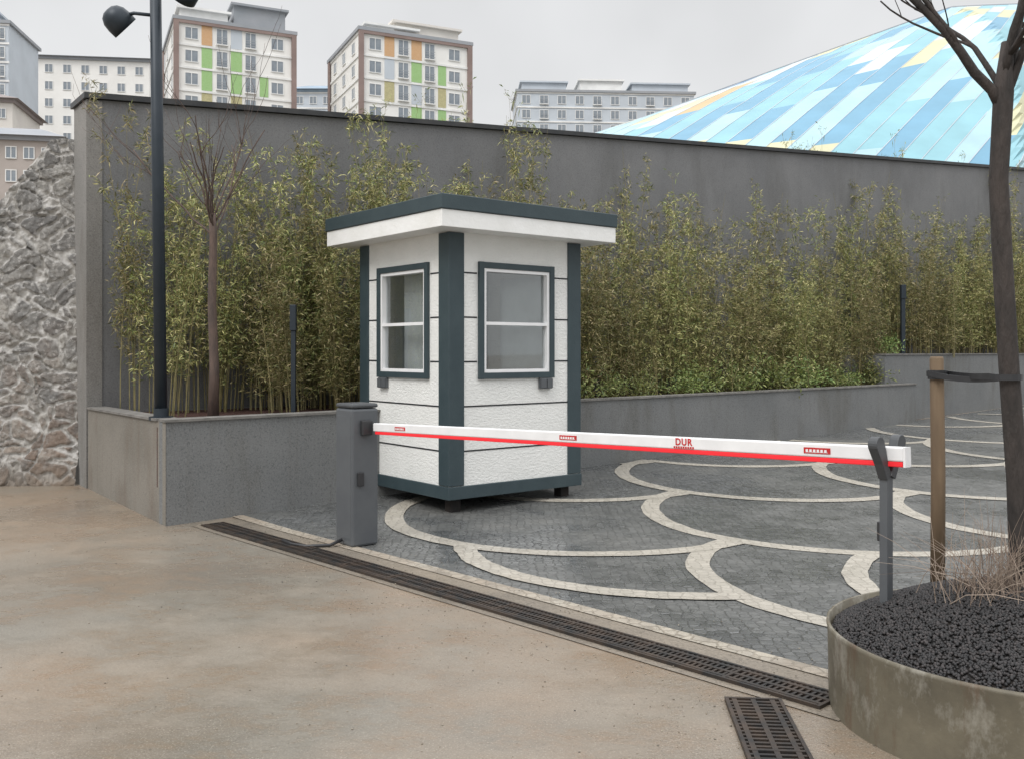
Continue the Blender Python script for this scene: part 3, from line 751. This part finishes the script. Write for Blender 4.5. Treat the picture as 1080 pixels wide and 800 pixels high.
def building(label,x,y,rot,W,D,zt,fh,floors,spec,sidespec,wm,name='apartment_building',pent=None,slab=True,frame=None,panels=None,seed=1,hip=None,zbase=0):
    rd=random.Random(seed)
    r=empty(name,(x,y,0),rot,label,'building')
    b=MB(); b.box(0,W,0,D,zbase,zt); b.obj('wall',wm,r)
    b=MB(); b.box(-.35,W+.35,-.35,D+.35,zt+.002,zt+.45); rf=b.obj('roof',MRoof if hip is None else hip,r)
    if hip is not None:
        b=MB(); o_=.9; z0,z1=zt+.46,zt+2.6; bb=len(b.v); b.v+=[(-o_,-o_,z0),(W+o_,-o_,z0),(W+o_,D+o_,z0),(-o_,D+o_,z0),(W*.25,D/2,z1),(W*.75,D/2,z1)]
        for q in ((0,1,5,4),(1,2,5),(2,3,4,5),(3,0,4),(3,2,1,0)): b.f.append(q); b.mi.append(0)
        b.obj('hipped_roof',hip,rf)
    if pent:
        for (u0,u1,h,m) in pent:
            b=MB(); b.box(u0*W,u1*W,D*.15,D*.8,zt+.455,zt+h); b.box(u0*W-.4,u1*W+.4,D*.15-.5,D*.8+.4,zt+h+.002,zt+h+.3); b.obj('penthouse',m,rf)
    if slab:
        for k in range(floors+1):
            b=MB(); z=zt-k*fh; b.box(-.14,W+.12,-.14,-.002,z-.28,z-.02); b.box(-.14,-.002,-.002,D,z-.28,z-.02)
            b.obj('floor_band',MSlab,r)
    if frame:
        b=MB(); b.box(-.25,.4,-.32,-.003,zt-floors*fh,zt+.3); b.box(W-.4,W+.25,-.32,-.003,zt-floors*fh,zt+.3); b.box(.4,W-.4,-.32,-.145,zt-.4,zt+.299); b.obj('facade_frame',frame,r)
        b=MB(); b.box(-.3,-.145,D-.8,D+.1,zt-floors*fh,zt+.2); b.obj('facade_pillar',frame,r)
    cache={}
    for k in range(floors):
        z=zt-(k+1)*fh
        for (u,w,h,mu,rail) in spec:
            key=(w,h,mu,rail)
            if key not in cache: cache[key]=win_mesh(*key)
            o=mk('window',cache[key],r); o.location=(u*W,-.004,z+ (fh-h)*.45)
        for (u,w,h,mu,rail) in sidespec:
            key=(w,h,mu,rail)
            if key not in cache: cache[key]=win_mesh(*key)
            o=mk('window',cache[key],r); o.location=(-.004,u*D,z+(fh-h)*.45); o.rotation_euler=(0,0,-math.pi/2)
        if panels:
            for (u,w) in panels:
                if rd.random()<.2: continue
                m=rd.choice([MGreen,MGreen,MOr,MYel,MG])
                b=MB(); b.box(u*W-w/2,u*W+w/2,-.06,-.003,z+.06,z+fh-.3); b.obj('facade_panel',m,r)
    return r
sp=[(.13,1.5,1.4,1,False),(.38,1.3,1.9,1,True),(.62,1.3,1.9,1,True),(.85,1.5,1.4,1,False)]
pn_=[(.255,1.3),(.50,1.4),(.735,1.1)]
R25=math.radians(25)
building('white apartment block with brown frame and green and orange panels',-42.6,120,R25,15,15,43.4,2.9,6,sp,[(.25,1.6,1.4,1,False),(.7,1.4,1.4,1,False)],MW,pent=[(.05,.45,2.2,MSlab),(.5,.95,3.6,MRoof)],frame=MBrown,panels=pn_,seed=5)
building('cream apartment block with brown frame and coloured panels',-19.2,120,R25,15,15.5,42.0,2.9,6,sp,[(.2,1.4,1.4,1,False),(.5,1.4,1.4,1,False),(.8,1.4,1.4,1,False)],MW,pent=[(.1,.55,1.6,MSlab),(.35,.95,2.4,MCream)],frame=MBrown,panels=pn_,seed=17)
building('white mid-rise apartment block with grey hipped roof',-83,160,.12,21,12,50.8,2.9,7,[(.08+.14*i,1.2,1.3,1,False) for i in range(7)],[],MW,hip=MRoof,slab=False)
building('tall grey apartment tower with small balconies',-81,130,.15,11.2,12,46.8,2.6,9,[(.2,1.0,1.2,1,False),(.45,1.0,1.2,1,False),(.9,1.2,1.4,1,True),(.7,1.0,1.2,1,False)],[],MG,pent=[(.3,.8,2,MG)])
building('small blue-grey apartment block between taller ones',-42,180,0,8.5,10,50.5,2.9,4,[(.2,1.2,1.3,1,False),(.5,1.2,1.3,1,False),(.8,1.2,1.3,1,False)],[],MG,hip=MBlue,slab=True)
building('long grey apartment block with stepped balconies',1,180,.06,34,14,50.6,2.75,5,[(.05+.10*i,1.5,1.5,1,i%3==1) for i in range(10)],[],MG,pent=[(.03,.28,2.3,MG),(.36,.6,2.8,MSlab),(.66,.98,2.3,MG)])
building('taupe low apartment block with many windows',-62,100,.2,13.2,12,24.0,2.5,5,[(.10+.135*i,.95,1.15,1,False) for i in range(7)],[],MRed,hip=MRoof,slab=False)
building('beige apartment block with small windows',-78,118,.2,14.6,12,33.0,2.6,6,[(.10+.135*i,.95,1.15,1,False) for i in range(7)],[],MCream,hip=MTile,slab=False)

# ---------------------------------------------------------------- colourful hall roof
hall=empty('sports_hall',(0,80,0),0,'large hall with curved roof patterned in blue and yellow','building')
NU,NV=96,36
pal={'c':(.23,.45,.51),'l':(.36,.54,.59),'w':(.53,.60,.615),'b':(.085,.20,.355),'m':(.15,.33,.46),'y':(.55,.54,.35),'o':(.52,.38,.20)}  # panel colours desaturated, so distance haze is part of the paint
mats=[]
for k,cv in pal.items():
    m,nt,bb=newmat('roof_panel_'+{'c':'cyan','l':'light_blue','w':'white','b':'dark_blue','m':'blue','y':'yellow','o':'orange'}[k])
    v=tc(nt); L(nt,mixc(nt,ramp(nt,noi(nt,v,.3,3),.3,.7),cv,tuple(x*.85 for x in cv)),bb.inputs['Base Color']); bb.inputs['Roughness'].default_value=.6
    mats.append(m)
keys=list(pal)
def P(u,v):
    rpx=612+900*u; epx=rpx-290
    rx,ry=(rpx-540)/1000*105,105; q=rpx-612; rzz=H+(370-(150-.375*q+.00003*q*q))*.105
    ex,ey=(epx-540)/1000*60,60; ez=9.5
    x=ex+(rx-ex)*v; y=ey+(ry-ey)*v; z=ez+(rzz-ez)*(v+.03*math.sin(v*math.pi))
    f=x-(33.0+ (z-11)*.55)
    if f>0: y+=f*1.1; 
    return (x,y-80,z)
vs=[];fs=[];mi=[]
rd=random.Random(14)
for i in range(NU+1):
    for j in range(NV+1):
        vs.append(P(i/NU,j/NV))
cells={}
for i in range(NU):
    for j in range(NV):
        fs.append((i*(NV+1)+j,(i+1)*(NV+1)+j,(i+1)*(NV+1)+j+1,i*(NV+1)+j+1))
        ii=i//3
        key=(ii,(j+ (ii*3)%5)//5)
        if key not in cells:
            nv=noise.noise(Vector((ii*.26+3,key[1]*.55,0))); r_=rd.random()
            if nv>.20: c_= 'y' if r_<.42 else ('o' if r_<.52 else ('w' if r_<.80 else 'l'))
            elif nv<-.2: c_='b' if r_<.22 else ('m' if r_<.6 else 'c')
            else: c_='c' if r_<.38 else ('l' if r_<.68 else ('w' if r_<.84 else ('m' if r_<.96 else 'y')))
            cells[key]=keys.index(c_)
        mi.append(cells[key])
me=bpy.data.meshes.new('roof'); me.from_pydata(vs,[],fs); 
for m in mats: me.materials.append(m)
me.polygons.foreach_set('material_index',mi); me.update()
mk('roof',me,hall)
b=MB()
for i in range(0,NU+1,3):
    pts=[Vector(P(i/NU,j/NV))+Vector((0,-.02,.015)) for j in range(0,NV+1,4)]
    b.tube(pts,.03,3,cap=False)
rb=b.obj('roof_rib',MG,hall); rb['kind']='stuff'
b=MB(); x0=(-210/1000*60); x1=(570/1000*60); b.box(x0+.5,x1-.5,-19.5,22,0,9.2); b.obj('wall',MG,hall)
b=MB(); pts=[P(i/NU,1) for i in range(NU+1)]
b.tube([Vector(p)+Vector((0,.1,0)) for p in pts],.16,6); b.obj('ridge_edge',MRoof,hall)

# ---------------------------------------------------------------- world, light, camera
w=bpy.data.worlds.new('World'); S.world=w; w.use_nodes=True; nt=w.node_tree; bg=nt.nodes['Background']
sky=nt.nodes.new('ShaderNodeTexSky'); sky.sky_type='NISHITA'; sky.sun_disc=False; sky.sun_elevation=math.radians(48); sky.sun_rotation=math.radians(215)
hs=nt.nodes.new('ShaderNodeHueSaturation'); L(nt,sky.outputs[0],hs.inputs['Color']); hs.inputs['Saturation'].default_value=.15; hs.inputs['Value'].default_value=.25
t=nt.nodes.new('ShaderNodeTexCoord'); sp_=nt.nodes.new('ShaderNodeSeparateXYZ'); L(nt,t.outputs['Generated'],sp_.inputs[0])
r=nt.nodes.new('ShaderNodeValToRGB'); L(nt,sp_.outputs[2],r.inputs[0])
r.color_ramp.elements[0].position=0; r.color_ramp.elements[0].color=(.345,.347,.348,1); r.color_ramp.elements[1].position=1; r.color_ramp.elements[1].color=(1.,1.,1.02,1)
e_=r.color_ramp.elements.new(.35); e_.color=(.325,.328,.332,1)
e_=r.color_ramp.elements.new(.6); e_.color=(.78,.785,.80,1)
cl=noi(nt,t.outputs['Generated'],3,4,.55)
mul=nt.nodes.new('ShaderNodeVectorMath'); mul.operation='SCALE'; L(nt,r.outputs[0],mul.inputs[0]); L(nt,ramp(nt,cl,.3,.7,18.5,22.5),mul.inputs['Scale'])
add=nt.nodes.new('ShaderNodeVectorMath'); add.operation='ADD'; L(nt,mul.outputs[0],add.inputs[0]); L(nt,hs.outputs[0],add.inputs[1])
L(nt,add.outputs[0],bg.inputs[0]); bg.inputs[1].default_value=.1
sl=bpy.data.lights.new('sun','SUN'); sl.energy=1.4; sl.angle=math.radians(25); sl.color=(1,.97,.93)
so=bpy.data.objects.new('sun',sl); COL.objects.link(so)
az=math.radians(215); el=math.radians(48)
sv=Vector((math.sin(az)*math.cos(el),math.cos(az)*math.cos(el),math.sin(el)))
so.rotation_euler=sv.to_track_quat('Z','Y').to_euler()
cam=bpy.data.cameras.new('camera'); cam.sensor_width=36; cam.lens=36*1000/1080; cam.shift_y=-30/1080; cam.clip_end=3000
co=bpy.data.objects.new('camera',cam); COL.objects.link(co); co.location=(0,0,H); co.rotation_euler=(math.pi/2,0,0)
S.camera=co
